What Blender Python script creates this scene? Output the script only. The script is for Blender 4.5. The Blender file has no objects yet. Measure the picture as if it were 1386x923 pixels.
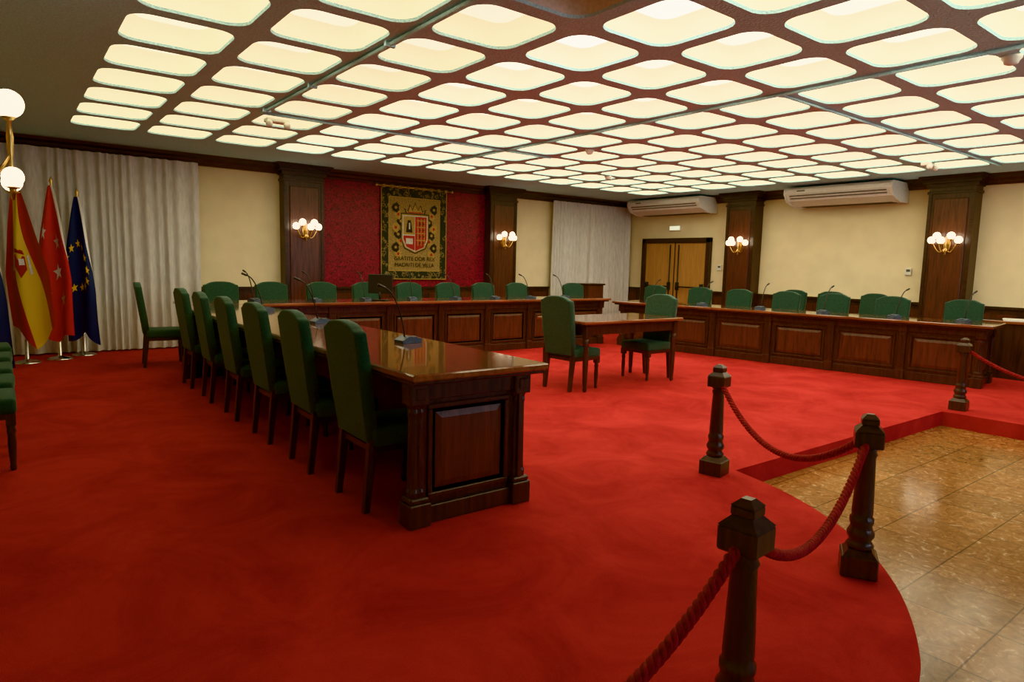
import bpy, bmesh, math, random
from mathutils import Matrix, Vector
random.seed(4)
S=bpy.context.scene
try: S.view_settings.view_transform='Khronos PBR Neutral'
except Exception: S.view_settings.view_transform='Standard'
try: S.view_settings.look='None'
except Exception: pass
pi=math.pi
def s2l(c):
    return tuple(((v/255)/12.92 if v/255<=.04045 else ((v/255+.055)/1.055)**2.4) for v in c)
# ------------------------------------------------------------------ materials
def newmat(name):
    m=bpy.data.materials.new(name); m.use_nodes=True
    nt=m.node_tree; nt.nodes.clear()
    out=nt.nodes.new('ShaderNodeOutputMaterial'); b=nt.nodes.new('ShaderNodeBsdfPrincipled')
    nt.links.new(b.outputs[0],out.inputs[0]); return m,nt,b
def coords(nt,scale=(1,1,1),kind='Object',rot=(0,0,0)):
    tc=nt.nodes.new('ShaderNodeTexCoord'); mp=nt.nodes.new('ShaderNodeMapping')
    mp.inputs['Scale'].default_value=scale; mp.inputs['Rotation'].default_value=rot
    nt.links.new(tc.outputs[kind],mp.inputs[0]); return mp.outputs[0]
def ramp(nt,fac,stops,interp='LINEAR'):
    r=nt.nodes.new('ShaderNodeValToRGB'); cr=r.color_ramp; cr.interpolation=interp
    while len(cr.elements)<len(stops): cr.elements.new(.5)
    for e,(p,c) in zip(cr.elements,stops): e.position=p; e.color=tuple(c)+(1,)
    nt.links.new(fac,r.inputs[0]); return r.outputs[0]
def noise(nt,vec,scale,detail=3,rough=.5,dist=0):
    n=nt.nodes.new('ShaderNodeTexNoise'); n.inputs['Scale'].default_value=scale; n.inputs['Detail'].default_value=detail
    n.inputs['Roughness'].default_value=rough; n.inputs['Distortion'].default_value=dist
    nt.links.new(vec,n.inputs['Vector']); return n.outputs['Fac']
def bump(nt,b,h,strength=.3,dist=.01):
    n=nt.nodes.new('ShaderNodeBump'); n.inputs['Strength'].default_value=strength; n.inputs['Distance'].default_value=dist
    nt.links.new(h,n.inputs['Height']); nt.links.new(n.outputs[0],b.inputs['Normal'])
def simple(name,c,rough=.5,metal=0,var=.12,scale=20,bmp=0,spec=.5,stretch=(1,1,1),bd=.005,sheen=0):
    m,nt,b=newmat(name); v=coords(nt,stretch); f=noise(nt,v,scale,2)
    lo=tuple(x*(1-var) for x in c); hi=tuple(min(1,x*(1+var)) for x in c)
    nt.links.new(ramp(nt,f,[(.3,lo),(.7,hi)]),b.inputs['Base Color'])
    b.inputs['Roughness'].default_value=rough; b.inputs['Metallic'].default_value=metal
    b.inputs['Specular IOR Level'].default_value=spec; b.inputs['Sheen Weight'].default_value=sheen
    if sheen: b.inputs['Sheen Tint'].default_value=(.7,.9,.8,1)
    if bmp: bump(nt,b,f,bmp,bd)
    return m
def wood(name,dark,light,rough=.3,stretch=(14,14,1.2),coat=0,spec=.5):
    m,nt,b=newmat(name); v=coords(nt,stretch); f=noise(nt,v,2.2,4,.6,.6)
    nt.links.new(ramp(nt,f,[(.3,dark),(.5,tuple((a+b_)/2 for a,b_ in zip(dark,light))),(.72,light)]),b.inputs['Base Color'])
    b.inputs['Roughness'].default_value=rough; b.inputs['Coat Weight'].default_value=coat; b.inputs['Coat Roughness'].default_value=.05
    b.inputs['Specular IOR Level'].default_value=spec
    return m
M={}
M['wood']=wood('mahogany_dark',(.028,.015,.012),(.085,.036,.026),.30)
M['woodpanel']=wood('mahogany_panel',(.048,.020,.015),(.14,.050,.033),.28)
M['woodx']=wood('mahogany_trim',(.024,.013,.011),(.066,.029,.022),.33,(1.2,14,14))
M['top']=wood('polished_tabletop',(.14,.048,.028),(.32,.12,.065),.13,(12,1.0,8),1)
M['topx']=wood('polished_countertop',(.14,.048,.028),(.32,.12,.065),.13,(1.0,12,8),1)
M['doorw']=wood('oak_door',(.40,.20,.08),(.56,.31,.13),.4,(10,10,1))
M['fabric']=simple('green_upholstery',(.044,.082,.066),.85,0,.18,60,.25,.2,sheen=.25)
M['brass']=simple('brass',(.66,.46,.20),.3,1,.1)
M['chrome']=simple('polished_steel',(.7,.7,.68),.2,1,.05)
M['black']=simple('black_plastic',(.028,.028,.03),.4)
M['greyblue']=simple('grey_plastic',(.09,.12,.16),.4)
M['white']=simple('white_plastic',(.84,.82,.76),.45,0,.04)
M['grille']=simple('dark_grille',(.14,.13,.12),.6)
M['rope']=simple('red_rope',(.26,.030,.034),.8,0,.25,40,0,.2)
M['gold']=simple('gold_thread',(.42,.27,.09),.6,0,.3,60)
M['tred']=simple('red_thread',(.40,.03,.03),.7)
M['tdark']=simple('dark_thread',(.03,.026,.022),.8)
M['twhite']=simple('white_thread',(.6,.58,.5),.8)
M['wall']=simple('cream_wall_paint',s2l((238,222,188)),.75,0,.04,3)
M['rib']=simple('stucco_ceiling',(.56,.84,.90),.9,0,.08,60,.8,.2,bd=.010)
m,nt,b=newmat('red_carpet'); v=coords(nt); f=noise(nt,v,1.6,6,.7,.8); f2=noise(nt,v,240,1)
mx=nt.nodes.new('ShaderNodeMath'); mx.operation='MULTIPLY_ADD'; mx.inputs[1].default_value=.35
nt.links.new(f2,mx.inputs[0]); nt.links.new(f,mx.inputs[2])
nt.links.new(ramp(nt,mx.outputs[0],[(.45,(.27,.024,.028)),(.85,(.46,.054,.055))]),b.inputs['Base Color'])
b.inputs['Roughness'].default_value=.95; b.inputs['Specular IOR Level'].default_value=.1
bump(nt,b,f2,.4,.004); M['carpet']=m
m,nt,b=newmat('marble_tiles'); v=coords(nt)
br=nt.nodes.new('ShaderNodeTexBrick'); br.offset=0; br.inputs['Scale'].default_value=1
br.inputs['Brick Width'].default_value=.42; br.inputs['Row Height'].default_value=.42; br.inputs['Mortar Size'].default_value=.004
br.inputs['Color1'].default_value=(.88,.88,.88,1);br.inputs['Color2'].default_value=(1.12,1.08,1.05,1);br.inputs['Mortar'].default_value=(.42,.36,.32,1)
nt.links.new(v,br.inputs['Vector'])
f=noise(nt,v,11,8,.72,2.2)
col=ramp(nt,f,[(.3,(.16,.070,.030)),(.50,(.29,.145,.062)),(.60,(.36,.20,.095)),(.66,(.60,.46,.31)),(.70,(.33,.175,.08))])
mm=nt.nodes.new('ShaderNodeMix'); mm.data_type='RGBA'; mm.blend_type='MULTIPLY'; mm.inputs[0].default_value=1
nt.links.new(col,mm.inputs[6]); nt.links.new(br.outputs['Color'],mm.inputs[7]); nt.links.new(mm.outputs[2],b.inputs['Base Color'])
b.inputs['Roughness'].default_value=.15; b.inputs['Specular IOR Level'].default_value=.42; M['marble']=m
m,nt,b=newmat('crimson_damask'); v=coords(nt,(1,1,1))
f=noise(nt,v,8,1,.5,3.0)
D0=(.075,.010,.018);D1=(.33,.020,.048)
nt.links.new(ramp(nt,f,[(.38,D0),(.41,D1),(.46,D1),(.49,D0),(.53,D0),(.56,D1),(.62,D1),(.65,D0)]),b.inputs['Base Color'])
b.inputs['Roughness'].default_value=.45; M['damask']=m
m,nt,b=newmat('sheer_curtain'); v=coords(nt,(1,1,.2)); f=noise(nt,v,30,3)
nt.links.new(ramp(nt,f,[(.3,(.64,.62,.60)),(.7,(.78,.76,.73))]),b.inputs['Base Color']); b.inputs['Roughness'].default_value=.9; M['curtain']=m
def emis(name,c,st,noisy=0,sample=True):
    m,nt,b=newmat(name); b.inputs['Base Color'].default_value=(*c,1); b.inputs['Roughness'].default_value=.6
    if noisy:
        v=coords(nt); f=noise(nt,v,40,1)
        nt.links.new(ramp(nt,f,[(.25,tuple(x*(1-noisy) for x in c)),(.75,c)]),b.inputs['Emission Color'])
    else: b.inputs['Emission Color'].default_value=(*c,1)
    b.inputs['Emission Strength'].default_value=st
    if not sample: m.cycles.emission_sampling='NONE'
    return m
M['panel']=emis('lit_diffuser',(1,.965,.76),3.9)
M['panelside']=emis('glow_recess_plaster',(1,.95,.66),1.35,.14,False)  # plaster sides are no lamp: lamplight on them is put in as emission
M['panelb']=emis('lit_diffuser_dim',(1,.955,.70),2.0)
M['panelsideb']=emis('glow_recess_plaster_dim',(1,.94,.62),1.05,.16,False)  # weaker version of the side glow, lamplight again put in as emission
M['paneloff']=simple('unlit_diffuser',(.75,.70,.60),.7,0,.08,40)
M['panelc']=emis('lit_diffuser_bright',(1,.98,.88),4.2)
M['globe']=emis('lit_glass_globe',(1,.88,.64),6)
M['fillglow']=emis('added_fill_glow',(.80,.89,1.0),4.5)  # cool glow for the added panes on the unseen front wall
M['exitg']=emis('exit_sign_face',(.75,.8,.6),.8,0,False)
# ------------------------------------------------------------------ mesh builder
class MB:
    def __init__(s): s.v=[];s.f=[];s.mi=[];s.sm=[];s.mats=[];s.M=Matrix.Identity(4)
    def mat(s,n):
        if n not in s.mats: s.mats.append(n)
        return s.mats.index(n)
    def add(s,vs,fs,mat,smooth=False):
        o=len(s.v); s.v+= [tuple(s.M@Vector(p)) for p in vs]; k=s.mat(mat)
        for f in fs: s.f.append([i+o for i in f]); s.mi.append(k); s.sm.append(smooth)
    def box(s,x0,x1,y0,y1,z0,z1,mat,bv=0):
        if bv:
            bm=bmesh.new(); bmesh.ops.create_cube(bm,size=1)
            for v in bm.verts: v.co=Vector(((x0+x1)/2+v.co.x*(x1-x0),(y0+y1)/2+v.co.y*(y1-y0),(z0+z1)/2+v.co.z*(z1-z0)))
            bmesh.ops.bevel(bm,geom=bm.edges[:],offset=bv,segments=3 if bv>.012 else 1,profile=.5,affect='EDGES')
            s.frombm(bm,mat,bv>.012); return
        vs=[(x,y,z) for x in(x0,x1) for y in(y0,y1) for z in(z0,z1)]
        s.add(vs,[(0,1,3,2),(4,6,7,5),(0,4,5,1),(2,3,7,6),(0,2,6,4),(1,5,7,3)],mat)
    def frombm(s,bm,mat,smooth=False):
        bm.verts.ensure_lookup_table(); bm.verts.index_update()
        s.add([v.co[:] for v in bm.verts],[[v.index for v in f.verts] for f in bm.faces],mat,smooth); bm.free()
    def frust(s,c,w0,d0,w1,d1,z0,z1,mat):
        x,y=c; vs=[(x+a*w0/2,y+b*d0/2,z0) for a,b in((-1,-1),(1,-1),(1,1),(-1,1))]+[(x+a*w1/2,y+b*d1/2,z1) for a,b in((-1,-1),(1,-1),(1,1),(-1,1))]
        s.add(vs,[(3,2,1,0),(4,5,6,7),(0,1,5,4),(1,2,6,5),(2,3,7,6),(3,0,4,7)],mat)
    def lathe(s,prof,c,mat,seg=16,flute=0):
        vs=[];n=len(prof)
        for r,z in prof:
            for i in range(seg):
                a=2*pi*i/seg; rr=r*(1-flute*(i%2)); vs.append((c[0]+rr*math.cos(a),c[1]+rr*math.sin(a),c[2]+z))
        fs=[(j*seg+i,j*seg+(i+1)%seg,(j+1)*seg+(i+1)%seg,(j+1)*seg+i) for j in range(n-1) for i in range(seg)]
        fs+= [tuple(range(seg))[::-1],tuple((n-1)*seg+i for i in range(seg))]
        s.add(vs,fs,mat,not flute)
    def sphere(s,c,r,mat,u=16,v=10,sz=1):
        s.lathe([(max(r*math.sin(pi*i/v),.0005),-r*sz*math.cos(pi*i/v)) for i in range(v+1)],c,mat,u)
    def tube(s,pts,r,mat,seg=8,rf=None):
        pts=[Vector(p) for p in pts]; vs=[]; n=len(pts); up=Vector((0,0,1)); t0=None
        for k,p in enumerate(pts):
            t=(pts[min(k+1,n-1)]-pts[max(k-1,0)]).normalized()
            if t0 is None:
                a=t.cross(up) if abs(t.dot(up))<.95 else t.cross(Vector((1,0,0)))
                a.normalize()
            else:
                a=(a-t*a.dot(t)).normalized()
            t0=t; b_=t.cross(a); rr=r if rf is None else r*rf(k/(n-1))
            for i in range(seg):
                q=2*pi*i/seg; vs.append(tuple(p+a*rr*math.cos(q)+b_*rr*math.sin(q)))
        fs=[(j*seg+i,j*seg+(i+1)%seg,(j+1)*seg+(i+1)%seg,(j+1)*seg+i) for j in range(n-1) for i in range(seg)]
        fs+= [tuple(range(seg))[::-1],tuple((n-1)*seg+i for i in range(seg))]
        s.add(vs,fs,mat,True)
    def prism(s,poly,axis,a0,a1,mat,smooth=False):
        def mk(p,a): return {'x':(a,p[0],p[1]),'y':(p[0],a,p[1]),'z':(p[0],p[1],a)}[axis]
        n=len(poly); vs=[mk(p,a0) for p in poly]+[mk(p,a1) for p in poly]
        s.add(vs,[tuple(range(n))[::-1],tuple(range(n,2*n))]+[(i,(i+1)%n,n+(i+1)%n,n+i) for i in range(n)],mat,smooth)
    def mesh(s,name):
        me=bpy.data.meshes.new(name); me.from_pydata(s.v,[],s.f)
        for n in s.mats: me.materials.append(M[n])
        me.polygons.foreach_set('material_index',s.mi); me.polygons.foreach_set('use_smooth',s.sm)
        bm=bmesh.new(); bm.from_mesh(me); bmesh.ops.recalc_face_normals(bm,faces=bm.faces[:]); bm.to_mesh(me); bm.free()
        me.update(); return me
def put(name,me,loc=(0,0,0),rz=0,parent=None,rot=None):
    o=bpy.data.objects.new(name,me); S.collection.objects.link(o); o.location=loc
    o.rotation_euler=rot if rot else (0,0,rz)
    if parent: o.parent=parent
    return o
def quick(name,fn,**k):
    b=MB(); fn(b); return put(name,b.mesh(name),**k)
# ------------------------------------------------------------------ room shell
XL,XR,YF,YB,ZC=-.75,12.29,-4.0,11.35,2.98
quick('floor',lambda b:b.box(XL,XR,YF,YB,-.25,-.15,'marble'))
plat=[(XL,.45),(.6,.5),(1.5,.58),(2.0,.68),(2.44,.81),(2.61,.87),(2.87,1.0),(3.15,1.18),(3.46,1.45),(3.70,1.77),(3.88,2.10),(3.98,2.40),(4.03,2.60),(7.66,2.58),(7.72,YF),(XR,YF),(XR,YB),(XL,YB)]
def smooth_curve(p):
    out=[]
    for i in range(len(p)-1):
        if 1<=i<=11:
            a,b_,c,d=[Vector(p[k]) for k in (i-1,i,i+1,min(i+2,12))]
            for t in [0,.25,.5,.75]:
                q=.5*((2*b_)+(c-a)*t+(2*a-5*b_+4*c-d)*t*t+(3*b_-a-3*c+d)*t**3); out.append((q.x,q.y))
        else: out.append(p[i])
    out.append(p[-1]); return out
quick('floor_platform',lambda b:b.prism(smooth_curve(plat),'z',-.15,0,'carpet'))
quick('wall_back',lambda b:(b.box(XL-.15,XR+.15,YB,YB+.15,-.25,ZC+.3,'wall')))
quick('wall_right',lambda b:(b.box(XR,XR+.15,YF,YB,-.25,ZC+.3,'wall')))
quick('wall_left',lambda b:(b.box(XL-.15,XL,YF,YB,-.25,ZC+.3,'wall')))
quick('wall_front',lambda b:(b.box(XL-.15,XR+.15,YF-.15,YF,-.25,ZC+.3,'wall')))
def added_fill_window(b,x0,x1,z0=.9,z1=2.5):  # added glowing panes behind the camera, fill light for ceiling and camera-facing surfaces
    b.box(x0,x1,YF+.01,YF+.03,z0,z1,'fillglow')
    for a in((x0-.08,x0,z0-.08,z1+.08),(x1,x1+.08,z0-.08,z1+.08),(x0,x1,z0-.08,z0),(x0,x1,z1,z1+.08),((x0+x1)/2-.03,(x0+x1)/2+.03,z0,z1)):
        b.box(a[0],a[1],YF,YF+.07,a[2],a[3],'wood',.006)
for k,(a,c) in enumerate(((2.6,4.6),(5.6,7.6),(8.6,10.6))): quick('added_fill_window_%d'%(k+1),lambda b:added_fill_window(b,a,c))
def pc(b,axis,a0,a1,wallc,sgn):
    prof=[(0,2.82),(.05,2.82),(.06,2.85),(.09,2.87),(.10,2.91),(.15,2.94),(.17,ZC),(0,ZC)]
    b.prism([(wallc+sgn*p[0],p[1]) for p in prof],axis,a0,a1,'woodx')
quick('trim_1',lambda b:pc(b,'x',XL,XR,YB,-1))
quick('trim_2',lambda b:pc(b,'y',YF,YB-.17,XR,-1))
quick('trim_3',lambda b:pc(b,'y',YF,YB-.17,XL,1))
def wains_back(b):
    for x0,x1 in((2.5,3.75),(4.45,7.96),(8.66,9.75)):
        b.box(x0,x1,YB-.04,YB,0,.90,'wood'); b.box(x0,x1,YB-.07,YB,.90,.94,'woodx'); b.box(x0,x1,YB-.06,YB,0,.12,'woodx')
        n=max(1,round((x1-x0)/.7)); w=(x1-x0)/n
        for i in range(n): b.box(x0+i*w+.08,x0+(i+1)*w-.08,YB-.055,YB-.04,.2,.82,'woodpanel',.005)
quick('baseboard_back',wains_back)
def wains_right(b):
    for y0,y1 in((YF,3.88),(4.54,7.67),(8.33,8.75),(10.85,YB-.1)):
        b.box(XR-.04,XR,y0,y1,0,.90,'wood'); b.box(XR-.07,XR,y0,y1,.90,.94,'woodx')
        n=max(1,round((y1-y0)/.7)); w=(y1-y0)/n
        for i in range(n): b.box(XR-.055,XR-.04,y0+i*w+.08,y0+(i+1)*w-.08,.2,.82,'woodpanel',.005)
quick('baseboard_right',wains_right)
def pil(b,w,d=.22):
    b.box(-w/2,w/2,-d,0,0,2.98,'wood'); b.box(-w/2-.03,w/2+.03,-d-.03,0,0,.16,'woodx',.006)
    b.box(-w/2+.09,w/2-.09,-d-.018,-d,.25,2.62,'woodpanel',.008)
    for s_ in(-1,1):
        b.box(s_*w/2-(.0 if s_<0 else .05),s_*w/2+(.05 if s_<0 else 0),-d-.012,-d,.16,2.75,'woodx')
    b.box(-w/2-.02,w/2+.02,-d-.02,0,2.70,2.74,'woodx',.004)
    pr=[(0,2.80),(.03,2.82),(.04,2.86),(.08,2.90),(.10,2.94),(.13,2.975)]
    for i in range(len(pr)-1):
        e1=pr[i+1][0]
        b.prism([(-w/2-e1,-d-e1),(w/2+e1,-d-e1),(w/2+e1,0),(-w/2-e1,0)],'z',pr[i][1],pr[i+1][1],'woodx')
mb=MB(); pil(mb,.68); mp_=mb.mesh('wall_pilaster')
for x in(4.10,8.31): put('wall_pilaster',mp_,(x,YB,0))
mb=MB(); pil(mb,.66,.28); mp2=mb.mesh('wall_pilaster_wide')
for y in(8.0,4.21,.2): put('wall_pilaster',mp2,(XR,y,0),-pi/2)
mb=MB(); pil(mb,.6,.42); put('wall_pilaster',mb.mesh('wall_pilaster_l'),(XL,4.55,0),pi/2)
quick('wall_damask_panel',lambda b:b.box(4.44,7.97,YB-.02,YB,.94,2.83,'damask'))
# ------------------------------------------------------------------ ceiling
gx,gy,pt=2.713,3.796,.8165
I0,I1,J0,J1=-2,10,-4,7
HW,HR=.342,.15
def rsq(h,r,n=6):
    out=[]
    for q,(sx,sy) in enumerate(((1,1),(-1,1),(-1,-1),(1,-1))):
        for k in range(n+1):
            a=pi/2*q+pi/2*k/n; out.append((sx*(h-r)+r*math.cos(a),sy*(h-r)+r*math.sin(a)))
    return out
def ceil(b):
    xa,xb=gx+(I0-.5)*pt,gx+(I1+.5)*pt; ya,yb=gy+(J0-.5)*pt,gy+(J1+.5)*pt
    for r in((XL,xa,YF,YB),(xb,XR,YF,YB),(xa,xb,YF,ya),(xa,xb,yb,YB)):
        b.add([(r[0],r[2],ZC),(r[1],r[2],ZC),(r[1],r[3],ZC),(r[0],r[3],ZC)],[(3,2,1,0)],'rib')
    b.box(XL,XR,YF,YB,ZC+.2,ZC+.3,'rib')
    P=rsq(HW,HR); n=len(P); sq=[]
    for p in P:
        m_=max(abs(p[0]),abs(p[1])); sq.append((p[0]/m_*pt/2,p[1]/m_*pt/2))
    for i in range(I0,I1+1):
        for j in range(J0,J1+1):
            cx,cy=gx+i*pt,gy+j*pt
            vs=[(cx+a,cy+c,ZC) for a,c in sq]+[(cx+a,cy+c,ZC) for a,c in P]+[(cx+a*.985,cy+c*.985,ZC+.02) for a,c in P]
            b.add(vs,[(k,(k+1)%n,n+(k+1)%n,n+k) for k in range(n)]+[(n+k,n+(k+1)%n,2*n+(k+1)%n,2*n+k) for k in range(n)],'rib')
quick('ceiling',ceil)
def cells(b):
    P=rsq(HW,HR); n=len(P); cool={(1,-1),(1,0)}
    for i in range(I0,I1+1):
        for j in range(J0,J1+1):
            cx,cy=gx+i*pt,gy+j*pt; rings=[(.985,.02),(.95,.08),(.88,.12),(.72,.145)]
            vs=[(cx+a*s_,cy+c*s_,ZC+z) for s_,z in rings for a,c in P]
            off=(j<=-4) or (i<=0 and j<=-1)
            ms_,mt=('panelside','panel')
            if i<=0: ms_,mt=('panelsideb','panelb')
            if (i,j) in cool: mt='panelc'
            if off: ms_=mt='paneloff'
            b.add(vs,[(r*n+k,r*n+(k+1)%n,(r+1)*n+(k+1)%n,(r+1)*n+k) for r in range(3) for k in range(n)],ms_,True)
            b.add([(cx+a*.72,cy+c*.72,ZC+.145) for a,c in P],[tuple(range(n))],mt)
quick('ceiling_light_panel',cells)
def pipes(b):
    z=ZC-.02
    b.tube([(2.30,-1,z),(2.30,7.47,z)],.016,'rib'); b.tube([(2.30,7.47,z),(6.4,7.47,z)],.014,'rib')
    b.tube([(5.57,-1,z),(5.57,9.1,z)],.014,'rib'); b.tube([(5.57,3.38,z),(11.3,3.38,z)],.012,'rib')
    for y in (0,1.5,3,4.5,6,7.3): b.box(2.26,2.34,y-.015,y+.015,z-.02,ZC,'rib')
quick('ceiling_conduit',pipes)
def det(b):
    b.lathe([(.065,0),(.065,-.02),(.05,-.035),(.045,-.055),(.02,-.065)],(0,0,0),'white',20)
mb=MB();det(mb);md=mb.mesh('smoke_detector')
for x,y in((5.83,1.75),(6.40,6.66),(8.44,8.3),(10.5,2.55)): put('smoke_detector',md,(x,y,ZC))
def elamp(b):
    b.box(-.13,.13,-.06,.06,-.05,0,'white',.01)
    for s_ in(-1,1): b.sphere((s_*.1,-.05,-.07),.04,'white',12,8)
quick('emergency_lamp',elamp,loc=(2.55,7.75,ZC-.001)); 
quick('emergency_lamp',elamp,loc=(10.47,4.0,ZC-.001))
# ------------------------------------------------------------------ curtains
def curtain(b,x0,x1,y,ztop,per=.13,amp=.045):
    n=int((x1-x0)/per*10); rows=[0.02,.5,1.2,2.0,ztop]; vs=[]
    ph=0;phs=[]
    for i in range(n+1):
        ph+=2*pi/10*(1+.35*math.sin(i*.13)+.25*math.sin(i*.047+1)); phs.append(ph)
    for ri,z in enumerate(rows):
        k=1-.35*ri/4
        for i in range(n+1):
            vs.append((x0+(x1-x0)*i/n,y+amp*k*math.sin(phs[i]+.15*ri)+.012*math.sin(i*.31+ri),z))
    b.add(vs,[(r*(n+1)+i,r*(n+1)+i+1,(r+1)*(n+1)+i+1,(r+1)*(n+1)+i) for r in range(4) for i in range(n)],'curtain',True)
quick('curtain',lambda b:curtain(b,XL+.05,2.47,YB-.18,2.84))
quick('curtain',lambda b:curtain(b,9.72,XR-.05,YB-.18,2.84))
# ------------------------------------------------------------------ door
def door(b):
    y0,y1,zt=8.84,10.77,2.10; X=XR-.001
    b.box(X-.09,X,y0,y0+.11,0,zt,'woodx',.006); b.box(X-.09,X,y1-.11,y1,0,zt,'woodx',.006); b.box(X-.09,X,y0,y1,zt-.11,zt,'woodx',.006)
    ym=(y0+y1)/2
    for a,c in((y0+.11,ym-.004),(ym+.004,y1-.11)):
        b.box(X-.05,X,a,c,0,zt-.11,'doorw',.004)
    b.box(X-.06,X-.05,ym-.012,ym+.012,0,zt-.11,'woodx')
    for s_ in(-1,1):
        yc=ym+s_*.12
        b.tube([(X-.075,yc,.1),(X-.075,yc,1.95)],.014,'black'); 
        b.box(X-.11,X-.05,yc-.035,yc+.035,.92,1.10,'black',.006)
        ye=ym+s_*.78
        b.box(X-.10,X-.05,ye-.04,ye+.04,.95,1.08,'black',.006)
        b.tube([(X-.13,yc,1.0),(X-.13,ye,1.0)],.016,'black')
quick('door_1',door)
quick('exit_sign',lambda b:(b.box(XR-.04,XR,9.70,10.02,2.27,2.39,'white',.006),b.box(XR-.043,XR-.039,9.72,10.0,2.285,2.375,'exitg')))
for y,z in((8.62,1.45),(4.85,1.45)):
    quick('wall_thermostat',lambda b:(b.box(XR-.03,XR,y-.05,y+.05,z-.06,z+.06,'white',.006),b.box(XR-.034,XR-.03,y-.03,y+.03,z,z+.04,'grille')))
def ac(b,y0,y1):
    X=XR-.02
    pr=[(X,2.94),(X-.62,2.94),(X-.66,2.90),(X-.66,2.83),(X-.56,2.70),(X-.30,2.62),(X,2.62)]
    b.prism(pr,'y',y0+.03,y1-.03,'white')
    for a,c in((y0,y0+.03),(y1-.03,y1)):
        b.prism([(p[0]-(.012 if p[0]<X-.1 else 0),p[1]-(.012 if p[1]<2.9 else 0)) for p in pr],'y',a,c,'white')
    for k in range(2):
        t=.28+.34*k; xx=X-.66+.10*t; zz=2.83-.13*t
        b.box(xx-.012,xx+.01,y0+.1,y1-.1,zz-.012,zz+.004,'grille')
    for k in range(10): 
        xx=X-.28+k*.024; b.box(xx,xx+.012,y0+.15,y1-.15,2.612,2.622,'grille')
    b.box(X-.663,X-.655,y1-.4,y1-.25,2.86,2.88,'grille')
quick('air_conditioner',lambda b:ac(b,8.75,10.75)); quick('air_conditioner',lambda b:ac(b,4.95,6.85))
# ------------------------------------------------------------------ sconce
def sconce(b):
    b.prism([(.05*math.cos(a*pi/8),.11*math.sin(a*pi/8)-.06) for a in range(16)],'y',-.02,0,'brass')
    b.lathe([(.004,-.24),(.016,-.225),(.008,-.2),(.02,-.17),(.012,-.13),(.022,-.08),(.012,-.02),(.018,.04),(.008,.08)],(0,-.07,0),'brass',12)
    b.tube([(0,-.01,-.06),(0,-.07,-.06)],.012,'brass')
    for dx,dy,dz in((-.19,-.10,0),(.19,-.10,0),(0,-.26,-.01),(-.10,-.15,.065),(.10,-.15,.065)):
        e=Vector((dx,dy-.02,dz)); pts=[]
        for k in range(13):
            t=k/12; x=e.x*t; y=-.07+(e.y+.07)*t; z=-.12-.09*math.sin(pi*min(1,t*1.15))+(e.z+.03)*max(0,t-.3)/.7*1.0+.04*t
            pts.append((x,y,z))
        pts.append((e.x,e.y,dz-.055)); b.tube(pts,.008,'brass',6)
        b.lathe([(.006,-.075),(.03,-.062),(.034,-.055),(.018,-.048)],(e.x,e.y,dz),'brass',12)
        b.sphere((e.x,e.y,dz),.058,'globe',12,8)
mb=MB(); sconce(mb); ms=mb.mesh('wall_sconce')
for x in(4.10,8.30): put('wall_sconce',ms,(x,YB-.24,1.96))
for y in(7.96,4.20): put('wall_sconce',ms,(XR-.30,y,1.96),-pi/2)
def sconce2(b):
    b.box(-.06,.06,-.02,0,-.35,.25,'brass',.008)
    b.tube([(0,0,-.1),(0,-.16,-.2),(0,-.32,-.15),(0,-.40,-.02)],.010,'brass')
    b.lathe([(.006,-.26),(.018,-.2),(.009,-.05),(.014,0),(.018,.08),(.010,.16),(.035,.185)],(0,-.40,0),'brass',14)
    b.sphere((0,-.40,.255),.075,'globe',18,12)
    for s_ in(-1,1):
        b.tube([(0,-.40,-.12),(s_*.07,-.40,-.2),(s_*.15,-.4,-.24),(s_*.17,-.4,-.21)],.009,'brass')
        b.lathe([(.008,0),(.04,.012)],(s_*.17,-.4,-.215),'brass',12); b.sphere((s_*.17,-.40,-.15),.052,'globe',14,10)
quick('wall_sconce',sconce2,loc=(XL+.42,4.62,1.95),rz=pi/2)
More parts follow.
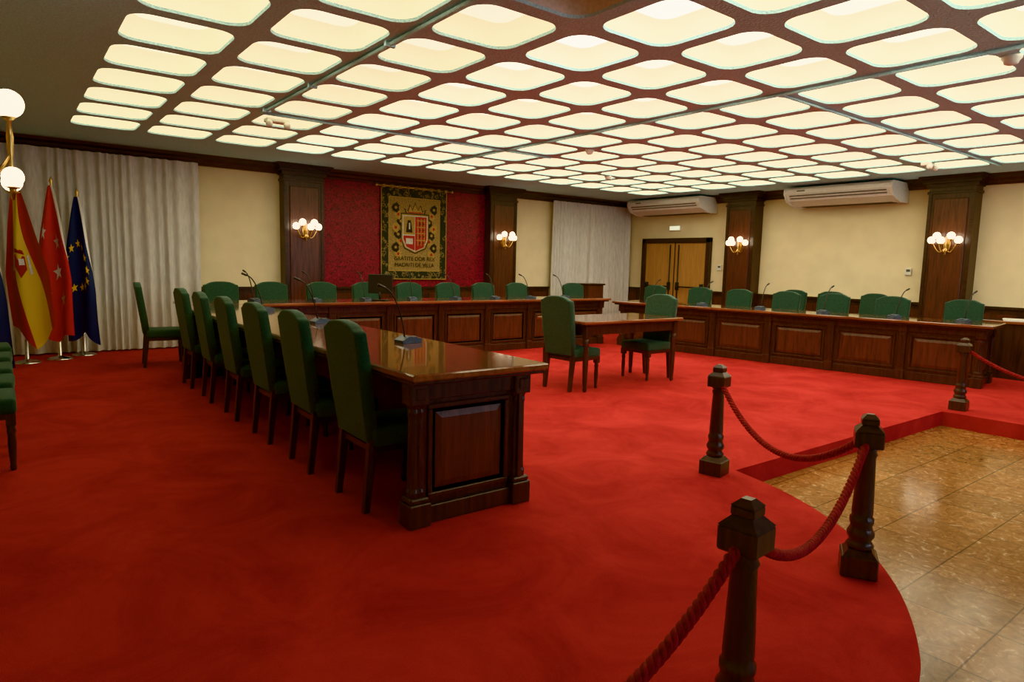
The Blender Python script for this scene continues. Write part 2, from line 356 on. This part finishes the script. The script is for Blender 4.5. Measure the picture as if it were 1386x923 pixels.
# ------------------------------------------------------------------ tapestry
def tap(b):
    x0,x1,z0,z1=5.60,7.02,1.08,2.78
    def yy(x,z): return YB-.055+.006*math.sin(x*9+z)
    def sheet(xa,xb,za,zb,off,mat):
        vs=[];k=12
        for j in range(2):
            for i in range(k+1):
                x=xa+(xb-xa)*i/k; z=(za,zb)[j]; vs.append((x,yy(x,0)-off,z))
        b.add(vs,[(i,i+1,k+2+i,k+1+i) for i in range(k)],mat,True)
    sheet(x0,x1,z0,z1,0,'tapborder'); sheet(x0+.17,x1-.17,z0+.17,z1-.17,.003,'tapfield')
    for a in((x0+.155,x1-.155,z0+.155,z0+.17),(x0+.155,x1-.155,z1-.17,z1-.155),(x0+.155,x0+.17,z0+.155,z1-.155),(x1-.17,x1-.155,z0+.155,z1-.155),(x0,x0+.015,z0,z1),(x1-.015,x1,z0,z1),(x0,x1,z0,z0+.015)):
        sheet(*a,.006,'gold')
    cx=6.31; Y=YB-.068
    def poly(pts,mat,off=0):
        b.add([(cx+p[0],Y-off,p[1]) for p in pts],[tuple(range(len(pts)))],mat)
    def scroll(sx):
        for k in range(8):
            t=k/7; z=1.56+t*.86; x=sx*(.36+.06*math.sin(k*2.1))
            poly([(x+.06*math.cos(a*pi/5)*(1+.5*(a%2)),z+.075*math.sin(a*pi/5)*(1+.4*((a+1)%2))) for a in range(10)],'tdark' if k%2 else 'gold',.001+.0004*k)
            poly([(x+.03*math.cos(a*pi/3),z+.03*math.sin(a*pi/3)) for a in range(6)],'gold' if k%2 else 'tred',.006)
    scroll(1);scroll(-1)
    sh=lambda w,h,zc:[(-w,zc+h),(w,zc+h),(w,zc-h*.3),(w*.75,zc-h*.75),(0,zc-h),(-w*.75,zc-h*.75),(-w,zc-h*.3)]
    poly(sh(.31,.38,1.95),'tdark',.0035); poly(sh(.29,.36,1.95),'gold',.004); poly(sh(.27,.34,1.95),'twhite',.006)
    poly([(0,2.27),(.25,2.27),(.25,1.85),(.19,1.70),(0,1.62)],'tred',.008)
    poly([(-.25,2.27),(-.01,2.27),(-.01,1.93),(-.25,1.93)],'gold',.008)
    poly([(-.25,1.91),(-.01,1.91),(-.01,1.63),(-.19,1.70),(-.25,1.85)],'tred',.0085)
    poly([(-.2,1.97),(-.06,1.97),(-.08,2.12),(-.10,2.2),(-.16,2.2),(-.18,2.12)],'tdark',.010)
    poly([(-.14,2.03),(-.11,2.03),(-.11,2.15),(-.14,2.15)],'twhite',.012)
    for zz in(1.82,1.95,2.07,2.19):
        poly([(.03,zz),(.22,zz),(.22,zz+.018),(.03,zz+.018)],'gold',.011)
    for xx in(.05,.12,.19): poly([(xx,1.72),(xx+.016,1.72),(xx+.016,2.24),(xx,2.24)],'gold',.0115)
    for xx in(.08,.16):
        for zz in(1.78,1.9,2.02,2.14): poly([(xx,zz),(xx+.02,zz-.02),(xx+.04,zz),(xx+.02,zz+.02)],'tdark',.0125)
    poly([(-.20,1.75),(-.05,1.75),(-.05,1.86),(-.20,1.86)],'twhite',.010)
    poly([(-.2,2.32),(.2,2.32),(.24,2.42),(.16,2.38),(.12,2.50),(.06,2.40),(0,2.54),(-.06,2.40),(-.12,2.50),(-.16,2.38),(-.24,2.42)],'tdark',.0045)
    poly([(-.18,2.33),(.18,2.33),(.21,2.40),(.15,2.36),(.11,2.47),(.06,2.38),(0,2.51),(-.06,2.38),(-.11,2.47),(-.15,2.36),(-.21,2.40)],'gold',.006)
    poly([(-.17,2.335),(.17,2.335),(.17,2.355),(-.17,2.355)],'tred',.008)
    b.tube([(x0-.1,YB-.08,2.80),(x1+.1,YB-.08,2.80)],.018,'brass')
    for s_ in(x0-.1,x1+.1): b.sphere((s_,YB-.08,2.80),.032,'brass',12,8)
    for k in range(9):
        x=x0+.04+k*(x1-x0-.08)/8; b.box(x-.03,x+.03,YB-.105,YB-.05,2.77,2.822,'tapfield')
m,nt,b_=newmat('tapestry_border'); v=coords(nt,(1,1,1)); wv=nt.nodes.new('ShaderNodeTexVoronoi'); wv.inputs['Scale'].default_value=11; wv.feature='F1'; nt.links.new(v,wv.inputs['Vector'])
f=noise(nt,v,14,2,.5,3); mx=nt.nodes.new('ShaderNodeMath'); mx.operation='ADD'; nt.links.new(wv.outputs['Distance'],mx.inputs[0]); nt.links.new(f,mx.inputs[1])
nt.links.new(ramp(nt,mx.outputs[0],[(.74,(.020,.024,.019)),(.80,(.32,.23,.11)),(.87,(.32,.23,.11)),(.92,(.025,.032,.025))]),b_.inputs['Base Color']); b_.inputs['Roughness'].default_value=.8; M['tapborder']=m
M['tapfield']=simple('tapestry_field',(.34,.24,.12),.85,0,.3,45,.2,.2)
T=quick('coat_of_arms_tapestry',tap)
def text(s_,size,z,par):
    cu=bpy.data.curves.new('inscription','FONT'); cu.body=s_; cu.size=size; cu.align_x='CENTER'; cu.extrude=.001
    o=bpy.data.objects.new('inscription',cu); S.collection.objects.link(o); o.location=(6.31,YB-.07,z); o.rotation_euler=(pi/2,0,0); o.parent=par; cu.materials.append(M['tdark'])
text('GRATITE DOR REX',.105,1.44,T); text('MADRITI DE VILLA',.105,1.32,T)
# ------------------------------------------------------------------ flags
def flagmat(name,stops):
    m,nt,b=newmat(name); tc=nt.nodes.new('ShaderNodeUVMap'); sp=nt.nodes.new('ShaderNodeSeparateXYZ'); nt.links.new(tc.outputs[0],sp.inputs[0])
    nt.links.new(ramp(nt,sp.outputs[0],stops,'CONSTANT'),b.inputs['Base Color']); b.inputs['Roughness'].default_value=.6; return m
RED=(.48,.035,.035);YEL=(.85,.60,.09)
M['f_es']=flagmat('flag_red_yellow',[(0,RED),(.28,YEL),(.68,RED)])
M['f_md']=flagmat('flag_crimson',[(0,(.60,.04,.045))])
M['f_eu']=flagmat('flag_blue',[(0,(.026,.045,.13))])
M['fy']=simple('flag_gold_star',(.85,.55,.06),.6); M['fw']=simple('flag_white_star',(.85,.85,.85),.6); M['fr']=simple('flag_emblem_red',(.4,.03,.03),.6)
def star(cx,cy,r,asp): 
    return [(cx+asp*(r if k%2==0 else r*.4)*math.sin(k*pi/5),cy-(r if k%2==0 else r*.4)*math.cos(k*pi/5)) for k in range(10)]
def flag(name,base,Hp,mat,wid,L,lean,deco,ph=0,az=-.60,uo=.5,nf=1.6):
    E=bpy.data.objects.new(name,None); S.collection.objects.link(E); E.location=(*base,0); E.rotation_euler=(0,0,az)
    b=MB(); b.lathe([(.15,0),(.15,.012),(.12,.03),(.04,.045),(.022,.06),(.022,.30),(.014,.32)],(0,0,0),'chrome',24)
    b.tube([(0,0,.3),(0,0,Hp-.12)],.013,'chrome'); b.lathe([(.012,-.14),(.02,-.12),(.01,-.1),(.024,-.06),(.002,0)],(0,0,Hp),'brass',12)
    put('pole',b.mesh('pole'),parent=E)
    def sf(u,v,off=0):
        w=.07+(wid-.07)*min(1,(v*1.6))**.8
        cx=lean*v**1.3
        x=cx+(u-uo)*w; amp=.04*min(1,v*2.5)
        y=-.03-.04*min(1,v*3)+amp*math.sin(u*2*pi*nf+ph+v*1.2)-off
        x+=.015*math.sin(u*2*pi*nf*.5+v*5+ph)
        z=Hp-.12-v*L*(1-.13*abs(u-.5)*2*math.cos(ph))+.03*math.sin(u*9+ph)*v
        return (x,y,z)
    nu,nv=40,36; me=bpy.data.meshes.new('cloth'); vs=[sf(i/nu,j/nv) for j in range(nv+1) for i in range(nu+1)]
    fs=[(j*(nu+1)+i,(j+1)*(nu+1)+i,(j+1)*(nu+1)+i+1,j*(nu+1)+i+1) for j in range(nv) for i in range(nu)]
    me.from_pydata(vs,[],fs); uv=me.uv_layers.new(name='UVMap')
    for lp in me.loops:
        j,i=divmod(lp.vertex_index,nu+1); uv.data[lp.index].uv=(i/nu*1.0+.42*(.5-j/nv),j/nv)
    me.materials.append(M[mat])
    for p in me.polygons: p.use_smooth=True
    put('cloth',me,parent=E)
    b=MB()
    for poly,mt in deco:
        c=(sum(p[0] for p in poly)/len(poly),sum(p[1] for p in poly)/len(poly)); k=len(poly)
        pts=[sf(*c,.012)]+[sf(p[0],p[1],.012) for p in poly]
        b.add(pts,[(0,1+i,1+(i+1)%k) for i in range(k)],mt,True)
    if deco: put('emblem',b.mesh('emblem'),parent=E)
    return E
emb=[([(.34,.44),(.58,.44),(.58,.52),(.46,.57),(.34,.52)],'fr'),([(.36,.40),(.56,.40),(.58,.43),(.34,.43)],'fr'),([(.46,.45),(.56,.45),(.56,.49),(.46,.49)],'fw'),([(.27,.44),(.31,.44),(.31,.56),(.27,.56)],'fw'),([(.61,.44),(.65,.44),(.65,.56),(.61,.56)],'fw')]
flag('spanish_flag',(.20,10.40),2.36,'f_es',.56,2.02,.14,emb,0,uo=.45)
flag('madrid_flag',(.56,10.60),2.40,'f_md',.48,2.02,.02,[(star(.3,.3,.058,2.0),'fw'),(star(.68,.37,.058,2.0),'fw'),(star(.25,.49,.058,2.0),'fw'),(star(.6,.56,.058,2.0),'fw'),(star(.33,.70,.058,2.0),'fw'),(star(.72,.75,.058,2.0),'fw')],1.2)
flag('european_flag',(.86,10.90),2.30,'f_eu',.42,1.86,.04,[(star(.5+.36*math.sin(k*pi/6),.5-.16*math.cos(k*pi/6),.033,2.4),'fy') for k in range(12)],2.2)
flag('municipal_flag',(-.14,10.2),2.3,'f_eu',.42,1.95,.06,[],3)
# ------------------------------------------------------------------ chairs
def chair(b,Ht=1.07):
    b.box(-.235,.235,-.24,.20,.37,.475,'fabric',.028)
    b.box(-.225,.225,-.23,.20,.34,.375,'wood')
    bm=bmesh.new(); half=[(.214,.40),(.220,.60),(.230,.85),(.234,Ht-.09),(.233,Ht-.060),(.224,Ht-.048),(.198,Ht-.043),(.170,Ht-.027),(.12,Ht-.008),(.06,Ht-.001)]
    out=half+[(0,Ht)]+[(-x,z) for x,z in half[::-1]]
    def yy(z): return .19+(z-.40)*.13
    vs=[bm.verts.new((x,yy(z)-.035,z)) for x,z in out]; f=bm.faces.new(vs)
    r=bmesh.ops.extrude_face_region(bm,geom=[f]); nv=[g for g in r['geom'] if isinstance(g,bmesh.types.BMVert)]
    for v in nv: v.co.y+=.075
    ed=[e for e in bm.edges if abs(e.verts[0].co.y-yy(e.verts[0].co.z)+.035)<1e-4 and abs(e.verts[1].co.y-yy(e.verts[1].co.z)+.035)<1e-4 or (abs(e.verts[0].co.y-yy(e.verts[0].co.z)-.04)<1e-4 and abs(e.verts[1].co.y-yy(e.verts[1].co.z)-.04)<1e-4)]
    bmesh.ops.bevel(bm,geom=ed,offset=.012,segments=2,profile=.5,affect='EDGES')
    bmesh.ops.recalc_face_normals(bm,faces=bm.faces[:]); 
    bm.verts.ensure_lookup_table(); bm.verts.index_update()
    big=[f_ for f_ in bm.faces if len(f_.verts)>8]; small=[f_ for f_ in bm.faces if len(f_.verts)<=8]
    V_=[v.co[:] for v in bm.verts]
    b.add(V_,[[v.index for v in f_.verts] for f_ in small],'fabric',True)
    b.add(V_,[[v.index for v in f_.verts] for f_ in big],'fabric',False); bm.free()
    for s_ in(-1,1):
        x=s_*.20
        b.box(x-.027,x+.027,-.232,-.178,.30,.375,'wood')
        b.lathe([(.014,0),(.020,.02),(.016,.04),(.021,.10),(.024,.18),(.020,.24),(.027,.26),(.020,.28),(.026,.30)],(x,-.205,0),'wood',12)
        q=[(x-.018,.215,0),(x+.018,.215,0),(x+.018,.25,0),(x-.018,.25,0),(x-.023,.165,.42),(x+.023,.165,.42),(x+.023,.215,.42),(x-.023,.215,.42)]
        b.add(q,[(3,2,1,0),(4,5,6,7),(0,1,5,4),(1,2,6,5),(2,3,7,6),(3,0,4,7)],'wood')
mb=MB(); chair(mb); mc=mb.mesh('upholstered_chair')
def pchair(x,y,face,jit=True):
    j=random.uniform(-.05,.05) if jit else 0
    put('upholstered_chair',mc,(x,y,0),face+pi/2+j)
for y in(3.50,4.33,5.19,6.06,6.93,7.80): pchair(1.785,y,0)
pchair(1.62,9.50,-.15)
for x in(2.45,3.15,3.90,4.66,5.43,6.20,6.96,7.74): pchair(x,9.66,-pi/2)
pchair(9.15,9.66,-pi/2-.25)
for y in(8.8,7.75,6.93,6.06,5.25,4.37,3.44): pchair(10.36+ (6-y)*.05,y,pi+.12)
for y in(6.55,5.85,5.12): pchair(11.45,y,pi)
pchair(5.20,5.58,0.05); pchair(6.54,5.62,pi)
for y in(5.45,6.15,6.85,7.6,8.4): pchair(-.21,y,0)
# ------------------------------------------------------------------ counters
def panel(b,w,h,mat='woodpanel'):
    t=.028
    for a in((-w/2,w/2,-h/2,-h/2+t),(-w/2,w/2,h/2-t,h/2),(-w/2,-w/2+t,-h/2+t,h/2-t),(w/2-t,w/2,-h/2+t,h/2-t)):
        b.box(a[0],a[1],-.016,.004,a[2],a[3],'wood',.005)
    g=.05; k=.085
    vs=[(-w/2+g,0,-h/2+g),(w/2-g,0,-h/2+g),(w/2-g,0,h/2-g),(-w/2+g,0,h/2-g),(-w/2+k,-.010,-h/2+k),(w/2-k,-.010,-h/2+k),(w/2-k,-.010,h/2-k),(-w/2+k,-.010,h/2-k)]
    b.add(vs,[(4,5,6,7),(0,1,5,4),(1,2,6,5),(2,3,7,6),(3,0,4,7)],mat)
    b.box(-w/2+t,w/2-t,0,.004,-h/2+t,h/2-t,mat)
def post(b,x,y,H):
    b.box(x-.065,x+.065,y-.065,y+.065,0,.13,'wood',.006); b.box(x-.057,x+.057,y-.057,y+.057,.13,.16,'wood',.008)
    b.lathe([(.050,.16),(.052,.19),(.045,.21),(.043,.25),(.041,H-.24),(.046,H-.22),(.042,H-.20),(.052,H-.18)],(x,y,0),'wood',24,.12)
    b.box(x-.056,x+.056,y-.056,y+.056,H-.18,H-.06,'wood',.006); b.box(x-.03,x+.03,y-.062,y+.062,H-.15,H-.09,'wood',.004); b.box(x-.062,x+.062,y-.03,y+.03,H-.15,H-.09,'wood',.004)
def counter(L,D=.80,H=.84,bays=6,topm='topx',back=.08,front=.10):
    b=MB()
    b.box(-.09,L+.09,-front,D+back,H-.038,H,topm,.008); b.box(-.06,L+.06,-.07,D+.05,H-.062,H-.038,'wood',.006)
    b.box(0,L,.05,.075,.05,H-.06,'wood'); b.box(.03,L-.03,.025,.06,0,.11,'wood',.006); b.box(.03,L-.03,.02,.06,H-.15,H-.06,'wood',.004)
    w=L/bays
    for i in range(1,bays):
        x=i*w
        b.box(x-.045,x+.045,.01,.06,.02,H-.06,'wood',.004); b.box(x-.055,x+.055,-.002,.06,0,.13,'wood',.004)
        for k in(-1,0,1): b.box(x+k*.024-.006,x+k*.024+.006,.003,.012,.17,H-.18,'wood',.002)
        b.box(x-.052,x+.052,0,.06,H-.16,H-.06,'wood',.004)
    I=b.M.copy()
    for i in range(bays):
        b.M=I@Matrix.Translation((i*w+w/2,.05,(H-.05)/2)); panel(b,w-.17,H-.33)
    b.M=I
    for e,sg in((0,1),(L,-1)):
        xe=e+sg*.05
        post(b,xe,.05,H); post(b,xe,D-.03,H)
        b.box(min(xe,xe+sg*.03),max(xe,xe+sg*.03),.08,D-.06,.03,H-.06,'wood')
        b.box(xe-.03,xe+.03,.1,D-.08,0,.10,'wood',.005); b.box(xe-.025,xe+.03,.1,D-.08,H-.16,H-.06,'wood',.004)
        rz=-pi/2 if sg>0 else pi/2
        b.M=I@Matrix.Translation((xe,(D+.02)/2,(H-.05)/2))@Matrix.Rotation(rz,4,'Z'); panel(b,D-.22,H-.32); b.M=I
    b.box(.1,L-.1,.08,.30,H-.22,H-.20,'wood')
    return b
cb=counter(5.40,.76,.84,6,'topx',.06,.07); put('conference_table',cb.mesh('conference_table'),(2.42,2.95,0),pi/2)
cb=counter(6.95,.66,.84,8,'topx'); put('council_counter',cb.mesh('council_counter'),(1.80,8.58,0),0)
cb=counter(5.5,.70,.80,6,'topx'); put('council_counter',cb.mesh('council_counter_side'),(8.86,8.30,0),math.radians(-81.9))
def stable(b):
    b.box(-.85,.85,-.42,.42,.765,.80,'topx',.008); b.box(-.80,.80,-.37,.37,.745,.765,'wood',.004)
    for s_ in(-1,1):
        b.box(-.76,.76,s_*.34-.012,s_*.34+.012,.64,.745,'wood',.003); b.box(s_*.75-.012,s_*.75+.012,-.34,.34,.64,.745,'wood',.003)
        for t in(-1,1):
            x,y=s_*.755,t*.345
            b.box(x-.033,x+.033,y-.033,y+.033,.60,.745,'wood',.004)
            b.lathe([(.016,0),(.026,.02),(.020,.05),(.026,.10),(.034,.40),(.026,.50),(.036,.53),(.026,.56),(.034,.60)],(x,y,0),'wood',16)
quick('small_table',stable,loc=(5.88,5.62,0))
quick('wooden_lectern',lambda b:(b.box(-.22,.22,-.15,.15,0,1.02,'woodpanel',.01),b.box(-.25,.25,-.18,.18,1.02,1.05,'woodx',.008),b.box(-.24,.24,-.17,.17,0,.1,'woodx',.006)),loc=(10.0,10.2,0))
def rdesk(b):
    b.box(-.3,.3,-1.3,1.3,.76,.80,'top',.006); b.box(-.27,-.24,-1.25,1.25,0,.76,'wood')
    for s_ in(-1,1): b.box(-.27,.27,s_*1.22-.03,s_*1.22+.03,0,.76,'wood',.004)
quick('side_desk',rdesk,loc=(11.2,2.2,0))
quick('paper_stack',lambda b:[b.box(-.11+k*.004,.10+k*.003,-.15-k*.01,.15+.005*k,k*.006,k*.006+.0055,'white') for k in range(4)],loc=(11.15,2.95,.801),rz=.2)
# ------------------------------------------------------------------ microphones
def mic(b,sc=1):
    b.prism([(-.085,0),(.075,0),(.075,.02),(.02,.048),(-.085,.030)],'x',-.055,.055,'greyblue')
    b.box(-.03,.03,-.07,-.02,.034,.042,'black',.003)
    pts=[]
    for k in range(15):
        t=k/14; pts.append((0,.025+.16*t**1.4,.035+.35*math.sin(t*pi*.46)))
    b.tube(pts,.0065,'black',6); e=Vector(pts[-1]); d=(Vector(pts[-1])-Vector(pts[-2])).normalized()
    b.tube([e,e+d*.015,e+d*.05,e+d*.06],.011,'black',8)
mb=MB(); mic(mb); mm_=mb.mesh('gooseneck_microphone')
for y in(4.10,5.72,7.3): put('gooseneck_microphone',mm_,(2.24,y,.841),pi/2+.1)
for x in(3.15,3.90,4.66,5.43,6.20,6.96,7.74): put('gooseneck_microphone',mm_,(x+.22,8.80,.841),random.uniform(-.5,.5))
for y in(7.9,6.9,5.9,4.95,4.0,3.2):
    X=9.11+(7.9-y)*.142; put('gooseneck_microphone',mm_,(X+.15,y,.801),-pi/2+random.uniform(-.4,.4))
put('gooseneck_microphone',mm_,(2.6,8.9,.841),.3)
def monitor(b):
    b.box(-.11,.11,-.08,.08,0,.015,'black',.004); b.tube([(0,.02,.01),(0,.03,.12)],.018,'black')
    b.box(-.19,.19,-.01,.02,.10,.38,'black',.006); b.box(-.175,.175,-.013,-.009,.12,.365,'greyblue')
quick('computer_monitor',monitor,loc=(4.36,8.80,.841),rz=pi-.9)
# ------------------------------------------------------------------ rope barrier posts
def bollard(b):
    b.box(-.078,.078,-.078,.078,0,.10,'wood',.006); b.frust((0,0),.14,.14,.10,.10,.10,.125,'wood')
    b.lathe([(.052,.125),(.060,.14),(.052,.155),(.046,.165),(.058,.185),(.060,.20),(.050,.22),(.046,.235),(.052,.25),(.052,.27),(.044,.28),(.046,.30),(.037,.56),(.043,.575),(.036,.59),(.050,.61)],(0,0,0),'wood',28)
    b.box(-.060,.060,-.060,.060,.61,.685,'wood',.006); b.frust((0,0),.118,.118,.060,.060,.685,.715,'wood')
    b.box(-.036,.036,-.036,.036,.712,.742,'wood',.005); b.frust((0,0),.072,.072,.03,.03,.742,.762,'wood')
mb=MB(); bollard(mb); mbol=mb.mesh('barrier_post')
posts={'a':(.12,.86),'b':(1.64,1.01),'c':(3.124,1.337),'d':(3.844,2.647),'e':(7.92,2.52),'f':(8.05,.9)}
rots={'a':.1,'b':.1,'c':.5,'d':.2,'e':.1,'f':0}
for k,(x,y) in posts.items(): put('barrier_post',mbol,(x,y,0),rots[k])
def rope(b,p,q,z0,z1,sag,r=.017):
    p=Vector((*p,z0));q=Vector((*q,z1)); d=(q-p); hd=Vector((d.x,d.y,0)).normalized()
    p+=hd*.06; q-=hd*.06; n=int((q-p).length/.009)
    c=[]
    for k in range(n+1):
        t=k/n; v=p.lerp(q,t); v.z-=sag*4*t*(1-t); c.append(v)
    side=hd.cross(Vector((0,0,1)))
    for s_ in range(3):
        pts=[]
        for k,v in enumerate(c):
            tg=(c[min(k+1,n)]-c[max(k-1,0)]).normalized(); up=side.cross(tg).normalized(); a=k*.009/.075*2*pi/1+s_*2*pi/3
            pts.append(v+side*math.cos(a)*r*.55+up*math.sin(a)*r*.55)
        b.tube(pts,r*.62,'rope',6)
    for v,s2 in((c[0],-1),(c[-1],1)):
        b.sphere(v+hd*s2*.008,r*1.1,'rope',10,8); b.tube([v,v+hd*s2*.022],.006,'brass')
quick('barrier_rope',lambda b:rope(b,posts['a'],posts['b'],.62,.62,.22))
quick('barrier_rope',lambda b:rope(b,posts['b'],posts['c'],.62,.62,.22))
quick('barrier_rope',lambda b:rope(b,posts['c'],posts['d'],.62,.62,.25))
quick('barrier_rope',lambda b:rope(b,posts['e'],posts['f'],.62,.62,.25))
# ------------------------------------------------------------------ world & camera
w=bpy.data.worlds.new('World'); S.world=w; w.use_nodes=True; w.node_tree.nodes['Background'].inputs[0].default_value=(.6,.6,.7,1); w.node_tree.nodes['Background'].inputs[1].default_value=.05
P=[37.711,6.568,1.395,892.183]
y,p,r=[math.radians(v) for v in P[:3]]
f=Vector((math.sin(y)*math.cos(p),math.cos(y)*math.cos(p),-math.sin(p)))
r0=Vector((math.cos(y),-math.sin(y),0));u0=Vector((math.sin(y)*math.sin(p),math.cos(y)*math.sin(p),math.cos(p)))
R=r0*math.cos(r)+u0*math.sin(r);U=-r0*math.sin(r)+u0*math.cos(r)
cam=bpy.data.cameras.new('camera'); co=bpy.data.objects.new('camera',cam); S.collection.objects.link(co)
cam.sensor_width=36; cam.lens=P[3]/1386*36; cam.clip_start=.05
mt=Matrix((R,U,-f)).transposed().to_4x4(); mt.translation=Vector((0,0,1.4)); co.matrix_world=mt
S.camera=co
